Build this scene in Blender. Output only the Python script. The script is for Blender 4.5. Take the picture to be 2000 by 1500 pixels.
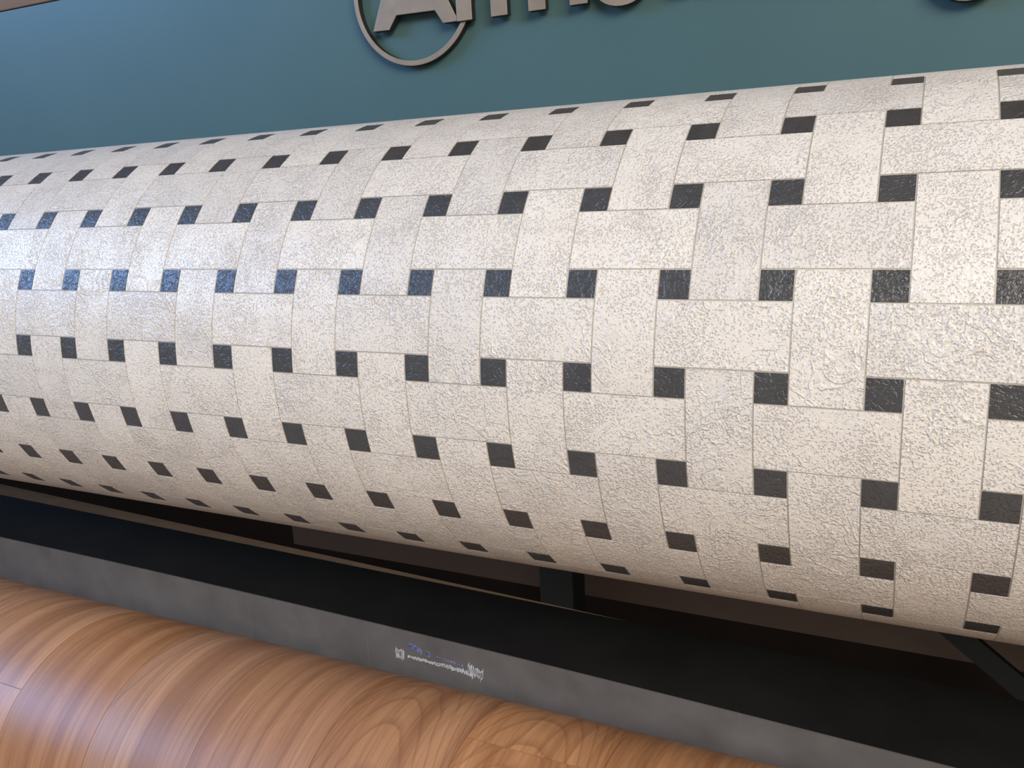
import bpy, bmesh, math, random
from mathutils import Matrix, Vector

random.seed(7)
scene = bpy.context.scene
for o in list(bpy.data.objects):
    bpy.data.objects.remove(o, do_unlink=True)
COL = scene.collection

# ------------------------------------------------------------------ camera, light, exposure
P = 0.055                      # pitch of the woven pattern in metres
Z0 = 1.30                      # height of the patterned roll's axis
def W(x, y, z):                # pattern units around the roll axis -> world
    return Vector((x * P, y * P, Z0 + z * P))

cam_d = bpy.data.cameras.new('camera')
cam = bpy.data.objects.new('camera', cam_d); COL.objects.link(cam)
cr = Vector((0.90038339, 0.431871, -0.05288847))
cu = Vector((-0.05762233, 0.23884324, 0.96934698))
cf = Vector((-0.43126491, 0.86973636, -0.2399359))
m = Matrix((cr, cu, -cf)).transposed().to_4x4()
m.translation = W(0, -11.47338696, 2.43874368)
cam.matrix_world = m
cam_d.sensor_width = 36
cam_d.lens = 36 * 1662.683 / 2000
cam_d.clip_start = 0.02
scene.camera = cam

world = bpy.data.worlds.new('world'); scene.world = world
world.use_nodes = True
bg = world.node_tree.nodes['Background']
bg.inputs['Color'].default_value = (1.0, 0.93, 0.84, 1)
bg.inputs['Strength'].default_value = 0.29

def area(name, loc, target, sx, sy, power, color):
    d = bpy.data.lights.new(name, 'AREA'); d.shape = 'RECTANGLE'
    d.size, d.size_y, d.energy, d.color = sx, sy, power, color
    o = bpy.data.objects.new(name, d); COL.objects.link(o)
    o.location = loc
    o.rotation_euler = (Vector(target) - Vector(loc)).to_track_quat('-Z', 'Y').to_euler()
    return o
# daylight of the shop window to the left of the rack, and of the shop front behind the camera
area('window_daylight', (-4.2, -1.85, 3.15), (-0.6, 0, 1.3), 2.7, 1.25, 145, (0.24, 0.48, 1.0))
area('shopfront_daylight', (2.1, -2.7, 3.45), (-0.2, 0, 1.2), 2.8, 1.5, 175, (1.0, 0.91, 0.79))

vs = scene.view_settings
vs.view_transform = 'Standard'; vs.look = 'None'; vs.gamma = 1.0
vs.use_curve_mapping = False
vs.exposure = 0.12

# ------------------------------------------------------------------ helpers
def link(name, mesh, parent=None, mat=None, smooth=False):
    o = bpy.data.objects.new(name, mesh); COL.objects.link(o)
    if mat is not None and not mesh.materials: mesh.materials.append(mat)
    if parent is not None: o.parent = parent
    return o
def mesh_py(name, v, f, smooth=False):
    me = bpy.data.meshes.new(name); me.from_pydata([tuple(a) for a in v], [], f); me.update()
    if smooth: me.polygons.foreach_set('use_smooth', [True] * len(f))
    return me
def from_bm(name, bm):
    me = bpy.data.meshes.new(name); bm.normal_update(); bm.to_mesh(me); bm.free(); return me
def tag(o, label=None, cat=None, group=None, kind=None):
    if label: o['label'] = label
    if cat: o['category'] = cat
    if group: o['group'] = group
    if kind: o['kind'] = kind
    return o
def empty(name, loc):
    o = bpy.data.objects.new(name, None); COL.objects.link(o); o.location = loc; o.empty_display_size = 0.05
    return o
def box_bm(bm, x0, x1, y0, y1, z0, z1):
    r = bmesh.ops.create_cube(bm, size=1)
    for v in r['verts']:
        v.co = Vector((x0 + (v.co.x + .5) * (x1 - x0), y0 + (v.co.y + .5) * (y1 - y0), z0 + (v.co.z + .5) * (z1 - z0)))
    return r['verts']
def box_mesh(name, x0, x1, y0, y1, z0, z1, bevel=0.0):
    bm = bmesh.new(); box_bm(bm, x0, x1, y0, y1, z0, z1)
    if bevel: bmesh.ops.bevel(bm, geom=bm.edges[:], offset=bevel, segments=2, affect='EDGES', profile=.5)
    return from_bm(name, bm)

class NT:
    def __init__(s, name):
        s.mat = bpy.data.materials.new(name); s.mat.use_nodes = True
        s.t = s.mat.node_tree; s.b = s.t.nodes['Principled BSDF']
    def n(s, kind, **k):
        x = s.t.nodes.new(kind)
        for a, b in k.items(): setattr(x, a, b)
        return x
    def l(s, a, b): s.t.links.new(a, b)
    def setin(s, node, key, v):
        if hasattr(v, 'is_output') or isinstance(v, bpy.types.NodeSocket): s.l(v, node.inputs[key])
        else: node.inputs[key].default_value = v
    def math(s, op, a, b=None, c=None, clamp=False):
        x = s.n('ShaderNodeMath', operation=op); x.use_clamp = clamp
        s.setin(x, 0, a)
        if b is not None: s.setin(x, 1, b)
        if c is not None: s.setin(x, 2, c)
        return x.outputs[0]
    def vmath(s, op, a, b=None):
        x = s.n('ShaderNodeVectorMath', operation=op); s.setin(x, 0, a)
        if b is not None: s.setin(x, 1, b)
        return x.outputs[0]
    def noise(s, vec, scale, detail=2, rough=.5, dist=0.0):
        x = s.n('ShaderNodeTexNoise'); s.setin(x, 'Vector', vec); s.setin(x, 'Scale', scale)
        x.inputs['Detail'].default_value = detail; x.inputs['Roughness'].default_value = rough
        x.inputs['Distortion'].default_value = dist
        return x.outputs['Fac']
    def ramp(s, fac, stops):
        x = s.n('ShaderNodeValToRGB'); s.setin(x, 'Fac', fac); e = x.color_ramp.elements
        while len(e) < len(stops): e.new(.5)
        for a, (p, c) in zip(e, stops):
            a.position = p; a.color = (c, c, c, 1) if not hasattr(c, '__len__') else (*c, 1)
        return x.outputs['Color']
    def mix(s, fac, a, b, kind='MIX'):
        x = s.n('ShaderNodeMix', data_type='RGBA', blend_type=kind)
        s.setin(x, 0, fac)
        s.setin(x, 6, a if not isinstance(a, tuple) else (*a, 1)); s.setin(x, 7, b if not isinstance(b, tuple) else (*b, 1))
        return x.outputs[2]
    def objvec(s):                       # object coordinates shifted per copy / per piece
        tc = s.n('ShaderNodeTexCoord'); oi = s.n('ShaderNodeObjectInfo'); at = s.n('ShaderNodeAttribute'); at.attribute_name = 'piece'
        r = s.math('ADD', oi.outputs['Random'], at.outputs['Fac'])
        cx = s.n('ShaderNodeCombineXYZ')
        s.l(s.math('MULTIPLY', r, 37.0), cx.inputs[0]); s.l(s.math('MULTIPLY', r, 91.0), cx.inputs[1]); s.l(s.math('MULTIPLY', r, 53.0), cx.inputs[2])
        s.rnd = s.math('FRACT', s.math('MULTIPLY', r, 7.31))
        return s.vmath('ADD', tc.outputs['Object'], cx.outputs[0])
    def bump(s, h, dist, strength=1.0, normal=None):
        x = s.n('ShaderNodeBump'); s.setin(x, 'Height', h); x.inputs['Distance'].default_value = dist
        x.inputs['Strength'].default_value = strength
        if normal is not None: s.l(normal, x.inputs['Normal'])
        return x.outputs['Normal']
    def fin(s, color=None, rough=None, normal=None, **k):
        if color is not None: s.setin(s.b, 'Base Color', (*color, 1) if isinstance(color, tuple) else color)
        if rough is not None: s.setin(s.b, 'Roughness', rough)
        if normal is not None: s.l(normal, s.b.inputs['Normal'])
        for a, v in k.items(): s.setin(s.b, a.replace('_', ' '), v)
        return s.mat

# ------------------------------------------------------------------ materials
def m_cream():
    t = NT('cream_embossed_vinyl'); v = t.objvec()
    cloud = t.noise(v, 16, 3, .6)
    streak = t.noise(t.vmath('MULTIPLY', v, (9, 30, 30)), 1.0, 4, .65, .8)
    pits = t.noise(v, 820, 1, .5)
    dens = t.noise(v, 40, 2, .5)
    pit = t.ramp(t.math('ADD', pits, t.math('MULTIPLY', t.math('SUBTRACT', dens, .5), .34)), [(.33, 1.0), (.47, 0.0)])
    base = t.mix(cloud, (.715, .655, .565), (.845, .795, .71))
    base = t.mix(t.ramp(streak, [(.55, 0.0), (.75, .55)]), base, (.58, .525, .475))
    base = t.mix(t.math('MULTIPLY', t.rnd, .60), base, (.625, .585, .53))
    col = t.mix(t.math('MULTIPLY', pit, .45), base, (.38, .32, .27))
    wr = t.noise(v, 55, 3, .55, 1.4)
    ridge = t.ramp(t.math('ABSOLUTE', t.math('SUBTRACT', wr, .5)), [(0.0, 1.0), (.05, 0.0)])
    gate = t.ramp(t.noise(v, 22, 1), [(.47, 0.0), (.58, 1.0)])
    lump = t.noise(v, 430, 2, .55, .5)
    amp = t.ramp(t.noise(v, 30, 1), [(.3, .45), (.65, 1.0)])
    h = t.math('ADD', t.math('MULTIPLY', t.math('MULTIPLY', lump, amp), 1.15), t.math('MULTIPLY', t.math('MULTIPLY', ridge, gate), .50))
    h = t.math('SUBTRACT', h, t.math('MULTIPLY', pit, .40))
    return t.fin(col, .31, t.bump(h, .0009, .9), Specular_IOR_Level=.65)
def m_black():
    t = NT('charcoal_embossed_vinyl'); v = t.objvec()
    lump = t.noise(v, 450, 3, .6, .6)
    crack = t.ramp(t.math('ABSOLUTE', t.math('SUBTRACT', t.noise(v, 120, 2, .5, 1.0), .5)), [(0.0, 0.0), (.05, 1.0)])
    h = t.math('ADD', t.math('MULTIPLY', lump, 1.0), t.math('MULTIPLY', crack, .35))
    col = t.mix(t.noise(v, 60, 2), (.036, .0355, .035), (.064, .063, .062))
    return t.fin(col, .30, t.bump(h, .0007, .8), Specular_IOR_Level=.65)
def m_grout():
    t = NT('grey_brown_grout_line'); v = t.objvec()
    return t.fin(t.mix(t.noise(v, 200, 2), (.34, .32, .29), (.45, .425, .385)), .5)
def m_wood(name, light, mid, dark):
    t = NT(name)
    uv = t.n('ShaderNodeUVMap'); oi = t.n('ShaderNodeObjectInfo')
    sx = t.n('ShaderNodeSeparateXYZ'); t.l(uv.outputs[0], sx.inputs[0])
    r = oi.outputs['Random']
    rnd = t.math('MULTIPLY', r, 41.0)
    def vec(a, b):
        c = t.n('ShaderNodeCombineXYZ'); t.l(t.math('MULTIPLY', sx.outputs[0], a), c.inputs[0]); t.l(t.math('MULTIPLY', sx.outputs[1], b), c.inputs[1]); t.l(rnd, c.inputs[2])
        return c.outputs[0]
    broad = t.noise(vec(38, 1.4), 1.0, 3, .6, .4)
    fine = t.noise(vec(420, 9), 1.0, 3, .6)
    pores = t.noise(vec(900, 40), 1.0, 1, .5)
    # cathedral rings: contours of a smooth field stretched along the plank
    field = t.noise(vec(11, 2.6), 1.0, 1, .4, .25)
    saw = t.math('FRACT', t.math('MULTIPLY', field, 16.0))
    ring = t.ramp(saw, [(0.0, .0), (.80, .35), (.95, 1.0), (1.0, 0.0)])
    gate = t.ramp(t.noise(vec(9, 1.6), 1.0, 1), [(.40, .15), (.62, 1.0)])
    # nested arches on the flat-sawn planks: contours of a parabola, with a little wobble
    par = t.math('SUBTRACT', sx.outputs[1], t.math('MULTIPLY', t.math('POWER', t.math('ADD', t.math('ABSOLUTE', t.math('ADD', sx.outputs[0], .006)), .0), 2.0), 58.0))
    par = t.math('ADD', par, t.math('MULTIPLY', t.noise(vec(22, 10), 1.0, 2, .5), .05))
    csaw = t.math('FRACT', t.math('MULTIPLY', par, 30.0))
    carch = t.math('MULTIPLY', t.ramp(csaw, [(0.0, 0.0), (.70, .05), (.93, .95), (.97, 1.0), (1.0, 0.0)]), oi.outputs['Object Index'])
    col = t.mix(t.ramp(broad, [(.36, 0.0), (.62, 1.0)]), mid, light)
    col = t.mix(t.math('MULTIPLY', t.ramp(fine, [(.42, 0.0), (.72, 1.0)]), .38), col, dark)
    col = t.mix(t.math('MULTIPLY', t.math('MULTIPLY', ring, gate), .42), col, dark)
    col = t.mix(t.math('MULTIPLY', carch, .38), col, dark)
    col = t.mix(t.math('MULTIPLY', t.ramp(pores, [(.60, 0.0), (.72, 1.0)]), .22), col, dark)
    hs = t.n('ShaderNodeHueSaturation'); t.l(col, hs.inputs['Color'])
    t.l(t.math('ADD', .86, t.math('MULTIPLY', t.math('FRACT', t.math('MULTIPLY', r, 5.7)), .26)), hs.inputs['Value'])
    t.l(t.math('ADD', .90, t.math('MULTIPLY', t.math('FRACT', t.math('MULTIPLY', r, 9.1)), .16)), hs.inputs['Saturation'])
    return t.fin(hs.outputs[0], .40, t.bump(fine, .0002, .35), Specular_IOR_Level=.42)
def m_plain(name, c1, c2, scale, rough, metal=0.0, bump=0.0, spec=.5, stretch=(1, 1, 1)):
    t = NT(name); tc = t.n('ShaderNodeTexCoord')
    v = t.vmath('MULTIPLY', tc.outputs['Object'], stretch)
    n = t.noise(v, scale, 4, .6)
    nrm = t.bump(t.noise(v, scale * 6, 3), .0004, bump) if bump else None
    return t.fin(t.mix(t.ramp(n, [(.3, 0.0), (.7, 1.0)]), c1, c2), rough, nrm, Metallic=metal, Specular_IOR_Level=spec)

CREAM, BLACK, GROUT = m_cream(), m_black(), m_grout()
OAK = m_wood('reddish_wood_print', (.52, .262, .12), (.33, .148, .062), (.165, .065, .027))
JOINT = m_plain('dark_plank_joint', (.18, .085, .04), (.23, .11, .052), 30, .5)
TEAL = m_plain('teal_painted_board', (.064, .128, .136), (.070, .137, .144), 6, .42, bump=.05, spec=.25)
METAL = m_plain('brushed_pewter', (.25, .195, .135), (.34, .27, .19), 28, .45, metal=.25, bump=.08)
STEEL = m_plain('black_steel', (.010, .0088, .0078), (.016, .0145, .013), 14, .5, bump=.15, spec=.2)
GREEN = m_plain('dark_green_steel', (.006, .010, .010), (.010, .014, .014), 14, .55, spec=.25)
STRIP = m_plain('grey_cement_vinyl', (.122, .111, .099), (.176, .161, .144), 22, .42, bump=.05)
DARKSIDE = m_plain('shade_toned_letter_side', (.012, .011, .010), (.02, .018, .016), 30, .5)  # shade on the letter sides, put into their colour as near-black
SEAM = m_plain('pale_seam', (.17, .162, .15), (.21, .20, .19), 60, .5)
BROWN = m_plain('brown_board', (.050, .028, .018), (.068, .038, .024), 9, .6)
DARKW = m_plain('shade_toned_wall', (.010, .007, .006), (.016, .011, .009), 9, .8, spec=.1)  # wall coloured near-black to stand in for shade in the gap under the roll
TANW = m_plain('raw_tan_batten', (.36, .235, .145), (.46, .30, .19), 30, .6)
TRIM = m_plain('brown_wood_trim', (.15, .085, .038), (.23, .135, .062), 5, .6, bump=.1, spec=.2, stretch=(1, 8, 8))
CARD = m_plain('brown_cardboard', (.30, .20, .12), (.38, .26, .16), 40, .8)
BACKING = m_plain('pale_vinyl_backing', (.50, .48, .44), (.58, .55, .50), 60, .7)
FLOOR = m_plain('pale_floor', (.52, .44, .34), (.60, .51, .40), 3, .5)
CEIL = m_plain('off_white_ceiling', (.50, .48, .45), (.56, .54, .50), 4, .8)
WHITE = m_plain('white_print', (.55, .55, .53), (.75, .75, .72), 80, .35)
BLUEINK = m_plain('violet_print', (.20, .21, .42), (.30, .31, .55), 80, .35)

# ------------------------------------------------------------------ the setting
XL, XR = -3.2, 2.2
fl = link('floor', box_mesh('floor', -6, 6, -6, 0.45, -.05, 0.0), mat=FLOOR); tag(fl, kind='structure')
cl = link('ceiling', box_mesh('ceiling', -6, 6, -6, .45, 4.0, 4.05), mat=CEIL); tag(cl, kind='structure')
wb = link('wall_back', box_mesh('wall_back', -4.5, 4.0, .36, .45, 0.0, 4.0), mat=DARKW); tag(wb, kind='structure')

# ------------------------------------------------------------------ rolls
def annulus_tube(name, x0, x1, r0, r1, seg=240, rot=0.0):
    """closed tube along X with flat annular ends"""
    v, f = [], []
    for x, r in ((x0, r1), (x1, r1), (x1, r0), (x0, r0)):
        for i in range(seg):
            a = 2 * math.pi * i / seg + rot
            v.append((x, -r * math.cos(a), -r * math.sin(a)))
    for ring in range(4):
        b, n = ring * seg, ((ring + 1) % 4) * seg
        for i in range(seg):
            j = (i + 1) % seg
            f.append((b + i, n + i, n + j, b + j))
    me = mesh_py(name, v, f)
    sm = [abs(p.normal.x) < .5 for p in me.polygons]
    me.polygons.foreach_set('use_smooth', sm)
    return me

def patch(u0, u1, a0, a1, r_top, r_low, lip, nu, nv, base=0):
    """curved tile: raised top with a sloped skirt; x in metres, a in radians round the axis (0 = front).
    returns vertices, faces, vertex normals, vertex angles"""
    v, f, nr, an = [], [], [], []
    la = lip / r_top
    us = [u0 + lip + (u1 - u0 - 2 * lip) * i / nu for i in range(nu + 1)]
    as_ = [a0 + la + (a1 - a0 - 2 * la) * i / nv for i in range(nv + 1)]
    def put(u, a, r, n):
        v.append((u, -r * math.cos(a), -r * math.sin(a))); nr.append(n); an.append(a); return base + len(v) - 1
    rad = lambda a: (0, -math.cos(a), -math.sin(a))
    grid = [[put(u, a, r_top, rad(a)) for a in as_] for u in us]
    for i in range(nu):
        for j in range(nv):
            f.append((grid[i][j], grid[i + 1][j], grid[i + 1][j + 1], grid[i][j + 1]))
    for u, uo, sg in ((us[0], u0, -1), (us[-1], u1, 1)):
        hi = [put(u, a, r_top, (sg, 0, 0)) for a in as_]
        lo = [put(uo, a0 if j == 0 else a1 if j == nv else a, r_low, (sg, 0, 0)) for j, a in enumerate(as_)]
        for j in range(nv):
            q = (hi[j], lo[j], lo[j + 1], hi[j + 1]); f.append(q[::-1] if sg < 0 else q)
    for a, ao, sg in ((as_[0], a0, -1), (as_[-1], a1, 1)):
        n = (0, sg * math.sin(a), -sg * math.cos(a))
        hi = [put(u, a, r_top, n) for u in us]
        lo = [put(u0 if i == 0 else u1 if i == nu else u, ao, r_low, n) for i, u in enumerate(us)]
        for i in range(nu):
            q = (hi[i], hi[i + 1], lo[i + 1], lo[i]); f.append(q[::-1] if sg > 0 else q)
    ff = []
    for q in f:
        c = [Vector(v[i - base]) for i in q]; n = (c[1] - c[0]).cross(c[3] - c[0])
        ff.append(q if n.dot(Vector(nr[q[0] - base])) > 0 else q[::-1])
    return v, ff, nr, an
def patch_mesh(name, v, f, nr):
    me = mesh_py(name, v, f, True); me.normals_split_custom_set_from_vertices(nr); return me

# --- the patterned roll -------------------------------------------------------
RA = 3.30352 * P
DTH, B0, A0, SH = 0.302663, -0.60748, -4.29062, 0.00373
SU, SV, G = 0.3168, 0.3088, 0.010
PHI = math.radians(12)
RTOP, RLOW, LIP = RA, RA - .0006, .00018
roll = empty('vinyl_flooring_roll', W(0, 0, 0))
tag(roll, 'large cream vinyl flooring roll with basket-weave pattern and black squares, below the teal board', 'flooring roll')
link('sheet', annulus_tube('sheet', -2.45, 1.20, .045, RA - .00035), roll, GROUT)
link('core_tube', annulus_tube('core_tube', -2.47, 1.22, .036, .0449, 64), roll, CARD)

def rect_black(): return (-SU / 2, SU / 2, -SV / 2, SV / 2)
def rect_h(): return (-SU / 2, 1 + SU / 2, SV / 2 + G, 1 - SV / 2 - G)
def rect_v(): return (SU / 2 + G, 1 - SU / 2 - G, -SV / 2, 1 + SV / 2)
KIND = {'b': (rect_black(), 2, 3), 'h': (rect_h(), 2, 5), 'v': (rect_v(), 2, 8)}
def kind_patch(k, du=0.0, dv=0.0, base=0):
    (u0, u1, v0, v1), nu, nv = KIND[k]
    return patch((u0 + du) * P, (u1 + du) * P, (v0 + dv) * DTH, (v1 + dv) * DTH, RTOP, RLOW, LIP, nu, nv, base)
TM = {}
for k, nm in (('b', 'black_tile'), ('h', 'cream_tile_lengthwise'), ('v', 'cream_tile_crosswise')):
    v, f, nr, _ = kind_patch(k); TM[k] = patch_mesh(nm, v, f, nr); TM[k].materials.append(BLACK if k == 'b' else CREAM)
def place_tile(k, i, r):
    o = bpy.data.objects.new('black_tile' if k == 'b' else 'cream_tile', TM[k]); COL.objects.link(o)
    o.parent = roll
    o.location = ((i + A0 + SH * r) * P, 0, 0)
    o.rotation_euler = ((r + B0) * DTH - PHI, 0, 0)
    return o
J0, J1, K0, K1 = -12, 6, -4, 5
rest = {'b': ([], [], [], []), 'c': ([], [], [], [])}
for r in range(-8, 12):
    for i in range(-38, 24):
        near = J0 <= i <= J1
        c = 'h' if (i + r) % 2 == 0 else 'v'
        for k in ('b', c):
            vis = near and ((k == 'b' and K0 + 1 <= r <= K1 - 1) or (k != 'b' and K0 <= r <= K1 - 1))
            if vis:
                place_tile(k, i, r)
            else:
                if i + A0 < -43.5 or i + A0 > 20: continue
                V, F, T, N = rest['b' if k == 'b' else 'c']
                v, f, nr, _ = kind_patch(k, 0, 0, len(V))
                rot = (r + B0) * DTH - PHI; cs, sn = math.cos(rot), math.sin(rot); dx = (i + A0 + SH * r) * P
                V += [(x + dx, y * cs - z * sn, y * sn + z * cs) for x, y, z in v]; F += f; N += [(x, y * cs - z * sn, y * sn + z * cs) for x, y, z in nr]
                T += [random.random()] * len(v)
for key, mat, nm in (('b', BLACK, 'black_tile_field'), ('c', CREAM, 'cream_tile_field')):
    V, F, T, N = rest[key]
    me = patch_mesh(nm, V, F, N)
    at = me.attributes.new('piece', 'FLOAT', 'POINT'); at.data.foreach_set('value', T)
    tag(link(nm, me, roll, mat), kind='stuff')

# --- the two wood-print rolls -------------------------------------------------
def wood_roll(name, label, axis, rad, mat, x0, x1, edges, joints, default_joint):
    root = empty(name, axis); tag(root, label, 'flooring roll')
    link('sheet', annulus_tube('sheet', x0, x1, .045, rad - .0003), root, JOINT)
    link('core_tube', annulus_tube('core_tube', x0 - .02, x1 + .02, .036, .0449, 64), root, CARD)
    for n in range(len(edges) - 1):
        a, b = max(edges[n], x0), min(edges[n + 1], x1)
        if b - a < .01: continue
        js = sorted(joints.get(n, [default_joint + .7 * math.sin(n * 2.4)]))
        js = [j % (2 * math.pi) for j in js]; js.sort()
        for q in range(len(js)):
            s = js[q]; e = js[(q + 1) % len(js)]
            if e <= s: e += 2 * math.pi
            g, ga = .00015, .00015 / rad
            nv = max(8, int((e - s) / .06))
            v, f, nr, an = patch(a + g, b - g, s + ga, e - ga, rad, rad - .0004, .00012, 2, nv)
            me = patch_mesh('plank', v, f, nr)
            uvl = me.uv_layers.new(name='UVMap')
            for lp in me.loops:
                vi = lp.vertex_index
                uvl.data[lp.index].uv = (v[vi][0] - (edges[n] + edges[n + 1]) / 2, an[vi] * rad)
            pl = link('plank', me, root, mat)
            if n in CATHEDRAL: pl.pass_index = 1
    return root
R2 = 2.0 * P
PW = 1.795
e2 = [(-6.655 + PW * n) * P for n in range(-21, 16)]
# angle round the axis: 0 = front, negative = upwards/over the top
joints2 = {17: [math.radians(-52.45)], 22: [math.radians(-84.85)]}
CATHEDRAL = {16, 21, 22, 24, 27, 12, 8}
wood_roll('wood_flooring_roll', 'reddish-brown wood-plank print flooring roll at the bottom, below the grey rail', W(0, -3.32225, -6.36802), R2, OAK,
          -2.35, 1.25, e2, joints2, math.radians(150))
tr = link('trim_1', box_mesh('trim_1', -2.6, 1.5, 5.285 * P, 5.285 * P + .019, Z0 + 7.51 * P, Z0 + 12.5 * P, .0015), mat=TRIM); tag(tr, 'brown wooden band above the teal board, at the top left corner', kind='structure')

# ------------------------------------------------------------------ rack rail under the patterned roll
def rail_y(u, lo): # gently bowed rail: front and back edge in pattern units
    return -.835 - .0356 * (u + 7.5) - .00135 * (u + 7.5) ** 2 if lo else .855 - .0285 * (u + 7.5)
def strip_loft(name, u0, u1, prof, n, mat, parent):
    """loft a closed profile (fn(u) -> list of (y,z)) along X"""
    v, f = [], []
    for i in range(n + 1):
        u = u0 + (u1 - u0) * i / n
        v += [W(u, y, z) - W(0, 0, 0) for y, z in prof(u)]
    k = len(prof(u0))
    for i in range(n):
        for j in range(k):
            jj = (j + 1) % k
            f.append((i * k + j, i * k + jj, (i + 1) * k + jj, (i + 1) * k + j))
    f.append(tuple(range(k - 1, -1, -1))); f.append(tuple(n * k + j for j in range(k)))
    me = mesh_py(name, v, f)
    bm = bmesh.new(); bm.from_mesh(me); bmesh.ops.recalc_face_normals(bm, faces=bm.faces[:]); bm.to_mesh(me); bm.free()
    return link(name, me, parent, mat)
rail = empty('rack_rail', W(0, 0, 0))
tag(rail, 'black steel rack rail with a grey front facing between the patterned and the wood rolls', 'rail')
UL, UR = -44.5, 22.0
def prof_beam(u):
    a, b = rail_y(max(min(u, 2), -24), True) + .03, rail_y(u, False)
    return [(a, -4.903), (b, -4.903), (b, -6.15), (a, -6.15)]
strip_loft('beam', UL, UR, prof_beam, 60, STEEL, rail)
seams = [-44.5, -41.2, -37.6, -34, -30.5, -27, -23.5, -20.0, -16.69, -13.9, -11.1, -8.36, -5.53, -1.95, 1.5, 4.9, 8.4, 12, 15.5, 19, 22]
for s0, s1 in zip(seams[:-1], seams[1:]):
    def prof(u):
        a = rail_y(max(min(u, 2), -24), True)
        return [(a, -4.90), (a + .03, -4.902), (a + .03, -6.10), (a, -6.10)]
    strip_loft('facing_panel', s0 + .007, s1 - .007, prof, 4, STRIP, rail)
def prof_s(u):
    a = rail_y(max(min(u, 2), -24), True)
    return [(a + .003, -4.905), (a + .028, -4.905), (a + .028, -6.095), (a + .003, -6.095)]
strip_loft('seam_backing', UL + .05, UR - .05, prof_s, 60, SEAM, rail)

# worn remains of white and violet lettering on the facing
def marks(name, spans, mat, dens, hh):
    v, f = [], []
    for (u0, z0, u1, z1, h0, h1, n) in spans:
        for i in range(n):
            t = (i + random.uniform(-.4, .4)) / n
            u, z, h = u0 + (u1 - u0) * t, z0 + (z1 - z0) * t, (h0 + (h1 - h0) * t) * random.uniform(.35, 1.0)
            w = random.uniform(.012, .035) * dens; lean = .10 * h
            zo = random.uniform(-.25, .25) * h
            b = len(v)
            for du, dz in ((-w, -h / 2), (w * .8, -h / 2 + random.uniform(0, .3) * h), (w + lean, h / 2), (-w + lean, h / 2 - random.uniform(0, .3) * h)):
                a = rail_y(u + du, True) - .006
                v.append(W(u + du, a, z + zo + dz) - W(0, 0, 0))
            f.append((b, b + 1, b + 2, b + 3))
    n = len(v)                       # give every fleck a little thickness
    v2 = v + [p + Vector((0, .006 * P, 0)) for p in v]; f2 = list(f)
    for q in f:
        for k in range(4):
            f2.append((q[k], q[k] + n, q[(k + 1) % 4] + n, q[(k + 1) % 4]))
    return link(name, mesh_py(name, v2, f2), rail, mat)
tag(marks('worn_lettering', [(-7.76, -5.33, -7.60, -5.36, .20, .26, 22), (-7.50, -5.365, -6.70, -5.37, .055, .06, 44), (-6.95, -5.37, -6.60, -5.375, .08, .08, 22),
          (-6.60, -5.37, -6.30, -5.385, .08, .12, 18), (-6.34, -5.33, -6.05, -5.36, .20, .27, 34)], WHITE, .55, 1), 'flecked white remains of lettering', kind='stuff')
tag(marks('worn_violet_lettering', [(-7.46, -5.16, -7.22, -5.21, .11, .10, 22), (-7.12, -5.235, -7.06, -5.24, .12, .12, 7), (-6.90, -5.24, -6.4, -5.29, .05, .07, 12)], BLUEINK, .55, 1), 'faded violet remains of lettering', kind='stuff')

# tan batten lying behind the rail
def prof_bt(u):
    f0 = rail_y(u, False) + .03
    return [(f0, -5.05), (max(f0 + .02, 1.60 - .058 * (u + 14.5)), -5.05), (max(f0 + .02, 1.60 - .058 * (u + 14.5)), -5.5), (f0, -5.5)]
bt = strip_loft('wooden_batten', -30, -3.0, prof_bt, 12, TANW, None); bt.location = W(0, 0, 0)
tag(bt, 'thin tan wooden batten along the back of the black rail at lower left', 'batten')

# ------------------------------------------------------------------ what stands behind the roll
YB = 5.30                                   # front of the teal board
bd = link('sign_board', box_mesh('sign_board', -2.6, 1.5, YB * P, YB * P + .018, Z0 - 3.9 * P, Z0 + 7.50 * P, .002), mat=TEAL)
tag(bd, 'smooth teal painted board behind the patterned roll', 'sign board')
hb = link('back_panel', box_mesh('back_panel', -15.6 * P, 1.5, YB * P + .019, YB * P + .028, Z0 - 7.35 * P, Z0 - 3.0 * P), mat=BROWN)
tag(hb, 'brown board low behind the roll, seen in the gap above the black rail', 'panel')

def frame_post(x, y0, y1, w, label, ztop):
    o = link('rack_post', box_mesh('rack_post', x * P - w / 2, x * P + w / 2, y0 * P, y1 * P, 0, ztop, .003), mat=GREEN)
    return tag(o, label, 'post')
frame_post(-6.88, 4.0, 4.75, .044, 'dark green steel rack post glimpsed under the roll, left of the diagonal brace', Z0 - 3.9 * P)
def bar(name, a, b, t, w, mat):
    a, b = Vector(a), Vector(b); d = (b - a).normalized(); n = Vector((0, 1, 0)); s = d.cross(n).normalized()
    v = []
    for p in (a, b):
        for k in ((-1, -1), (1, -1), (1, 1), (-1, 1)):
            v.append(p + s * (k[0] * w / 2) + n * (k[1] * t / 2))
    return link(name, mesh_py(name, v, [(3, 2, 1, 0), (4, 5, 6, 7), (0, 1, 5, 4), (1, 2, 6, 5), (2, 3, 7, 6), (3, 0, 4, 7)]), mat=mat)
br = bar('diagonal_brace', W(-1.75, 4.2, -3.9), W(6.25, 4.2, -10.3), .008, .021, GREEN)
tag(br, 'dark steel diagonal brace under the roll at the lower right edge', 'brace')

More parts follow.
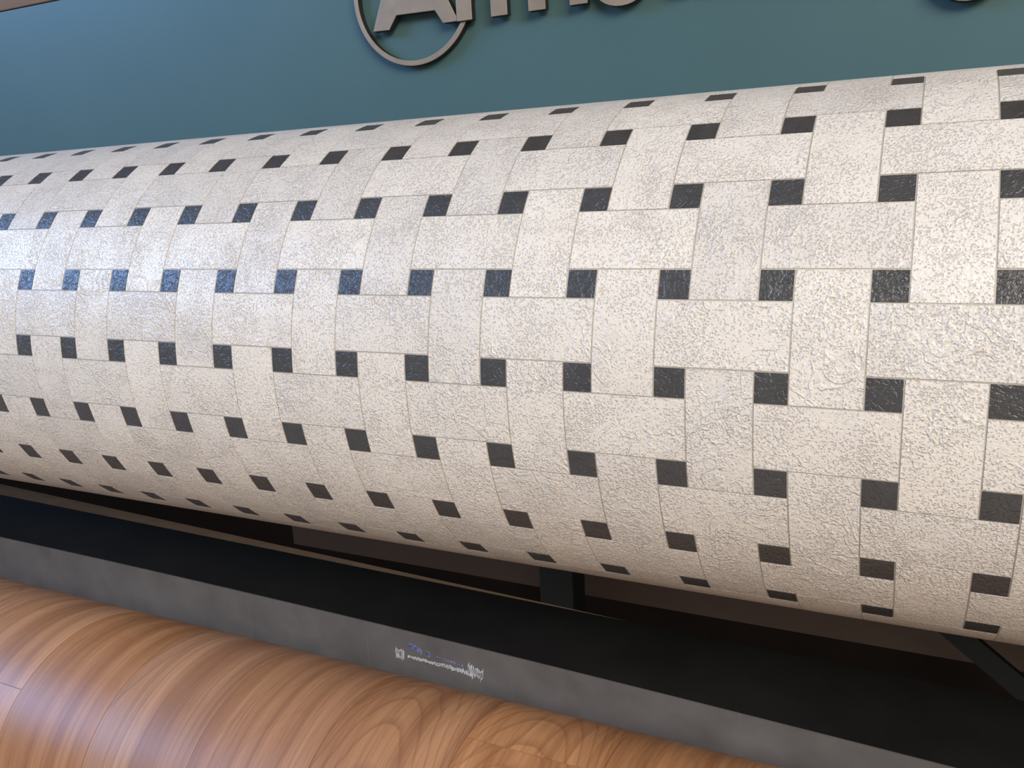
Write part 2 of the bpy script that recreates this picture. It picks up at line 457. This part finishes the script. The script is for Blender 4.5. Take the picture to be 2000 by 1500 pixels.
# ------------------------------------------------------------------ metal letters on the board
YF, YK = 5.05, 5.22                       # letter front and back, in pattern units
BASE, XH, CAP = 5.52, 1.42, 2.16
def solid(name, polys, parent=None, bevel=.012):
    bm = bmesh.new()
    for n_, poly in enumerate(polys):
        vs = [bm.verts.new((x * P, (.012 * P if n_ == 2 else 0), z * P)) for x, z in poly]
        fc = bm.faces.new(vs)
    bmesh.ops.remove_doubles(bm, verts=bm.verts[:], dist=1e-6)
    bmesh.ops.recalc_face_normals(bm, faces=bm.faces[:])
    g = bmesh.ops.extrude_face_region(bm, geom=bm.faces[:])
    for e in g['geom']:
        if isinstance(e, bmesh.types.BMVert): e.co.y += (YK - YF) * P
    bmesh.ops.recalc_face_normals(bm, faces=bm.faces[:])
    me = from_bm(name, bm)
    me.materials.append(METAL); me.materials.append(DARKSIDE)
    for p_ in me.polygons: p_.material_index = 0 if abs(p_.normal.y) > .7 else 1
    o = link(name, me, parent); o.location = (0, YF * P, Z0) if parent is None else (0, 0, 0)
    md = o.modifiers.new('soft_edge', 'BEVEL'); md.width = .0008; md.segments = 2; md.limit_method = 'ANGLE'
    return o
def stroke(path, wd):
    """ribbon polygon along a path"""
    L, R = [], []
    for i, (x, z) in enumerate(path):
        a = path[max(i - 1, 0)]; b = path[min(i + 1, len(path) - 1)]
        d = Vector((b[0] - a[0], b[1] - a[1])).normalized(); n = Vector((-d.y, d.x))
        L.append((x + n.x * wd / 2, z + n.y * wd / 2)); R.append((x - n.x * wd / 2, z - n.y * wd / 2))
    return L + R[::-1]
def arc(cx, cz, rx, rz, a0, a1, n=20):
    return [(cx + rx * math.cos(math.radians(a0 + (a1 - a0) * i / n)), cz + rz * math.sin(math.radians(a0 + (a1 - a0) * i / n))) for i in range(n + 1)]
ST = .37
def arched(xs, top, bot):                # outline of n or m: stems at xs joined by round arches
    h = ST / 2; half = (xs[1] - xs[0]) / 2; ro, ri = half + h, half - h
    kz = .95; zc = top - ro * kz; rz = (ro - ST * .95) * kz
    out = [(xs[0] - h, bot), (xs[0] + h, bot)]
    for a, b in zip(xs[:-1], xs[1:]):
        out += arc((a + b) / 2, zc, (b - a) / 2 - h, rz, 180, 0, 18) + [(b - h, bot), (b + h, bot)]
    th = math.degrees(math.acos(half / ro)); n = len(xs) - 1
    for i in range(n, 0, -1):
        a0 = 0 if i == n else th + .5
        a1 = 180 - th - .5 if i > 1 else math.degrees(math.acos((xs[0] + h - (xs[0] + xs[1]) / 2) / ro))
        out += arc((xs[i - 1] + xs[i]) / 2, zc, (xs[i] - xs[i - 1]) / 2 + h, ro * kz, a0, a1, 16)
    return out + [(xs[0] + h, top), (xs[0] - h, top)]
def stem(x, bot, top): return [(x - ST / 2, bot), (x + ST / 2, bot), (x + ST / 2, top), (x - ST / 2, top)]
TOPX = BASE + XH
LET = 'brushed metal letter %s on the teal board'
# A with its ring; the r stands against its right leg
em = empty('metal_emblem', W(0, YF, 0))
tag(em, 'brushed metal ring around a letter A joined to a letter r, on the teal board', 'emblem')
RC, RR = (-10.09, 6.24), 1.462
RI = RR - .115
rg = solid('ring', [arc(*RC, RR, RR, 90, 270, 48) + arc(*RC, RI, RI, 270, 90, 48), arc(*RC, RR, RR, -90, 90, 48) + arc(*RC, RI, RI, 90, -90, 48)], em)
rg.location.y = .055 * P
zt = BASE + CAP
solid('letter_a', [[(-11.08, 5.555), (-10.66, 5.545), (-10.455, 5.815), (-9.515, 5.800), (-9.335, 5.53), (-9.012, 5.53), (-9.012, 5.64), (-9.03, 5.665), (-9.88, zt - .25), (-10.02, zt), (-10.18, zt)]], em)
solid('letter_r', [[(-9.01, 5.52), (-8.645, 5.52), (-8.645, TOPX - .55), (-8.50, TOPX - .34), (-8.22, TOPX - .34), (-8.22, TOPX), (-8.50, TOPX), (-8.645, TOPX - .12), (-8.645, TOPX), (-9.01, TOPX)]], em)
def letter(ch, polys, which):
    o = solid('metal_letter', polys); tag(o, LET % which, 'letter', 'metal letters on the board'); return o
x1, x2, x3 = -8.03, -7.20, -6.325
letter('m', [arched([x1, x2, x3], TOPX, BASE)], 'm, right of the ringed A')
s_path = arc(-5.47, BASE + .30, .40, .27, 180, 360, 14) + [(-5.11, BASE + .55), (-5.47, BASE + .72), (-5.80, BASE + .88)] + arc(-5.47, BASE + 1.10, .36, .22, 180, 30, 12)
letter('s', [stroke(s_path, .32)], 's, right of the letter m')
letter('t', [[(-4.62, BASE + .25), (-4.45, BASE), (-4.05, BASE), (-4.05, BASE + .28), (-4.25, BASE + .28), (-4.25, TOPX - .28), (-4.02, TOPX - .28), (-4.02, TOPX), (-4.25, TOPX), (-4.25, TOPX + .42), (-4.62, TOPX + .42), (-4.62, TOPX), (-4.82, TOPX), (-4.82, TOPX - .28), (-4.62, TOPX - .28)]], 't, between s and r')
letter('r', [[(-3.80, BASE), (-3.43, BASE), (-3.43, TOPX - .55), (-3.28, TOPX - .36), (-3.02, TOPX - .36), (-3.02, TOPX), (-3.28, TOPX), (-3.43, TOPX - .12), (-3.43, TOPX), (-3.80, TOPX)]], 'r, between t and o')
oc = (-2.28, BASE + XH / 2)
letter('o', [arc(oc[0], oc[1], .62, .76, 90, 270, 18) + arc(oc[0], oc[1], .27, .42, 270, 90, 18), arc(oc[0], oc[1], .62, .76, -90, 90, 18) + arc(oc[0], oc[1], .27, .42, 90, -90, 18)], 'o, between r and n')
letter('n', [arched([-1.35, -.60], TOPX, BASE)], 'n, between o and g')
gc = (.22, BASE + XH / 2)
letter('g', [arc(gc[0], gc[1], .58, .74, 90, 270, 18) + arc(gc[0], gc[1], .25, .42, 270, 90, 18), arc(gc[0], gc[1], .58, .74, -90, 90, 18) + arc(gc[0], gc[1], .25, .42, 90, -90, 18),
             [(.64, TOPX), (1.0, TOPX), (1.0, BASE - .2)] + arc(.36, BASE - .18, .64, .60, 0, -150, 16) + arc(.36, BASE - .18, .29, .30, -150, 0, 16)], 'g, its tail at the top right edge')

# ------------------------------------------------------------------ rack ends that carry the rolls (beyond the picture)
for x, side in ((-2.62, 'left'), (1.38, 'right')):
    r_ = empty('rack_end_frame', (x, 0, 0))
    tag(r_, 'dark steel upright at the %s end of the rolls, with arms for their cores' % side, 'rack frame')
    link('upright', box_mesh('upright', -.03, .03, .20, .26, 0, 2.35, .003), r_, GREEN)
    for zz, ya in ((W(0, 0, 0).z, 0.0), (W(0, 0, -6.36802).z, -3.32225 * P)):
        link('arm', box_mesh('arm', -.02, .02, ya - .06, .20, zz - .02, zz + .02, .003), r_, GREEN)
    link('foot', box_mesh('foot', -.035, .035, -.35, .26, 0, .06, .004), r_, GREEN)
for zz, yy, lab in ((0, 0, 'steel bar through the core of the patterned roll'), (-6.36802, -3.32225, 'steel bar through the core of the lower wood-print roll')):
    ob = link('core_bar', annulus_tube('core_bar', -2.60, 1.36, .028, .0355, 48), mat=STEEL); ob.location = W(0, yy, zz)
    tag(ob, lab, 'bar')
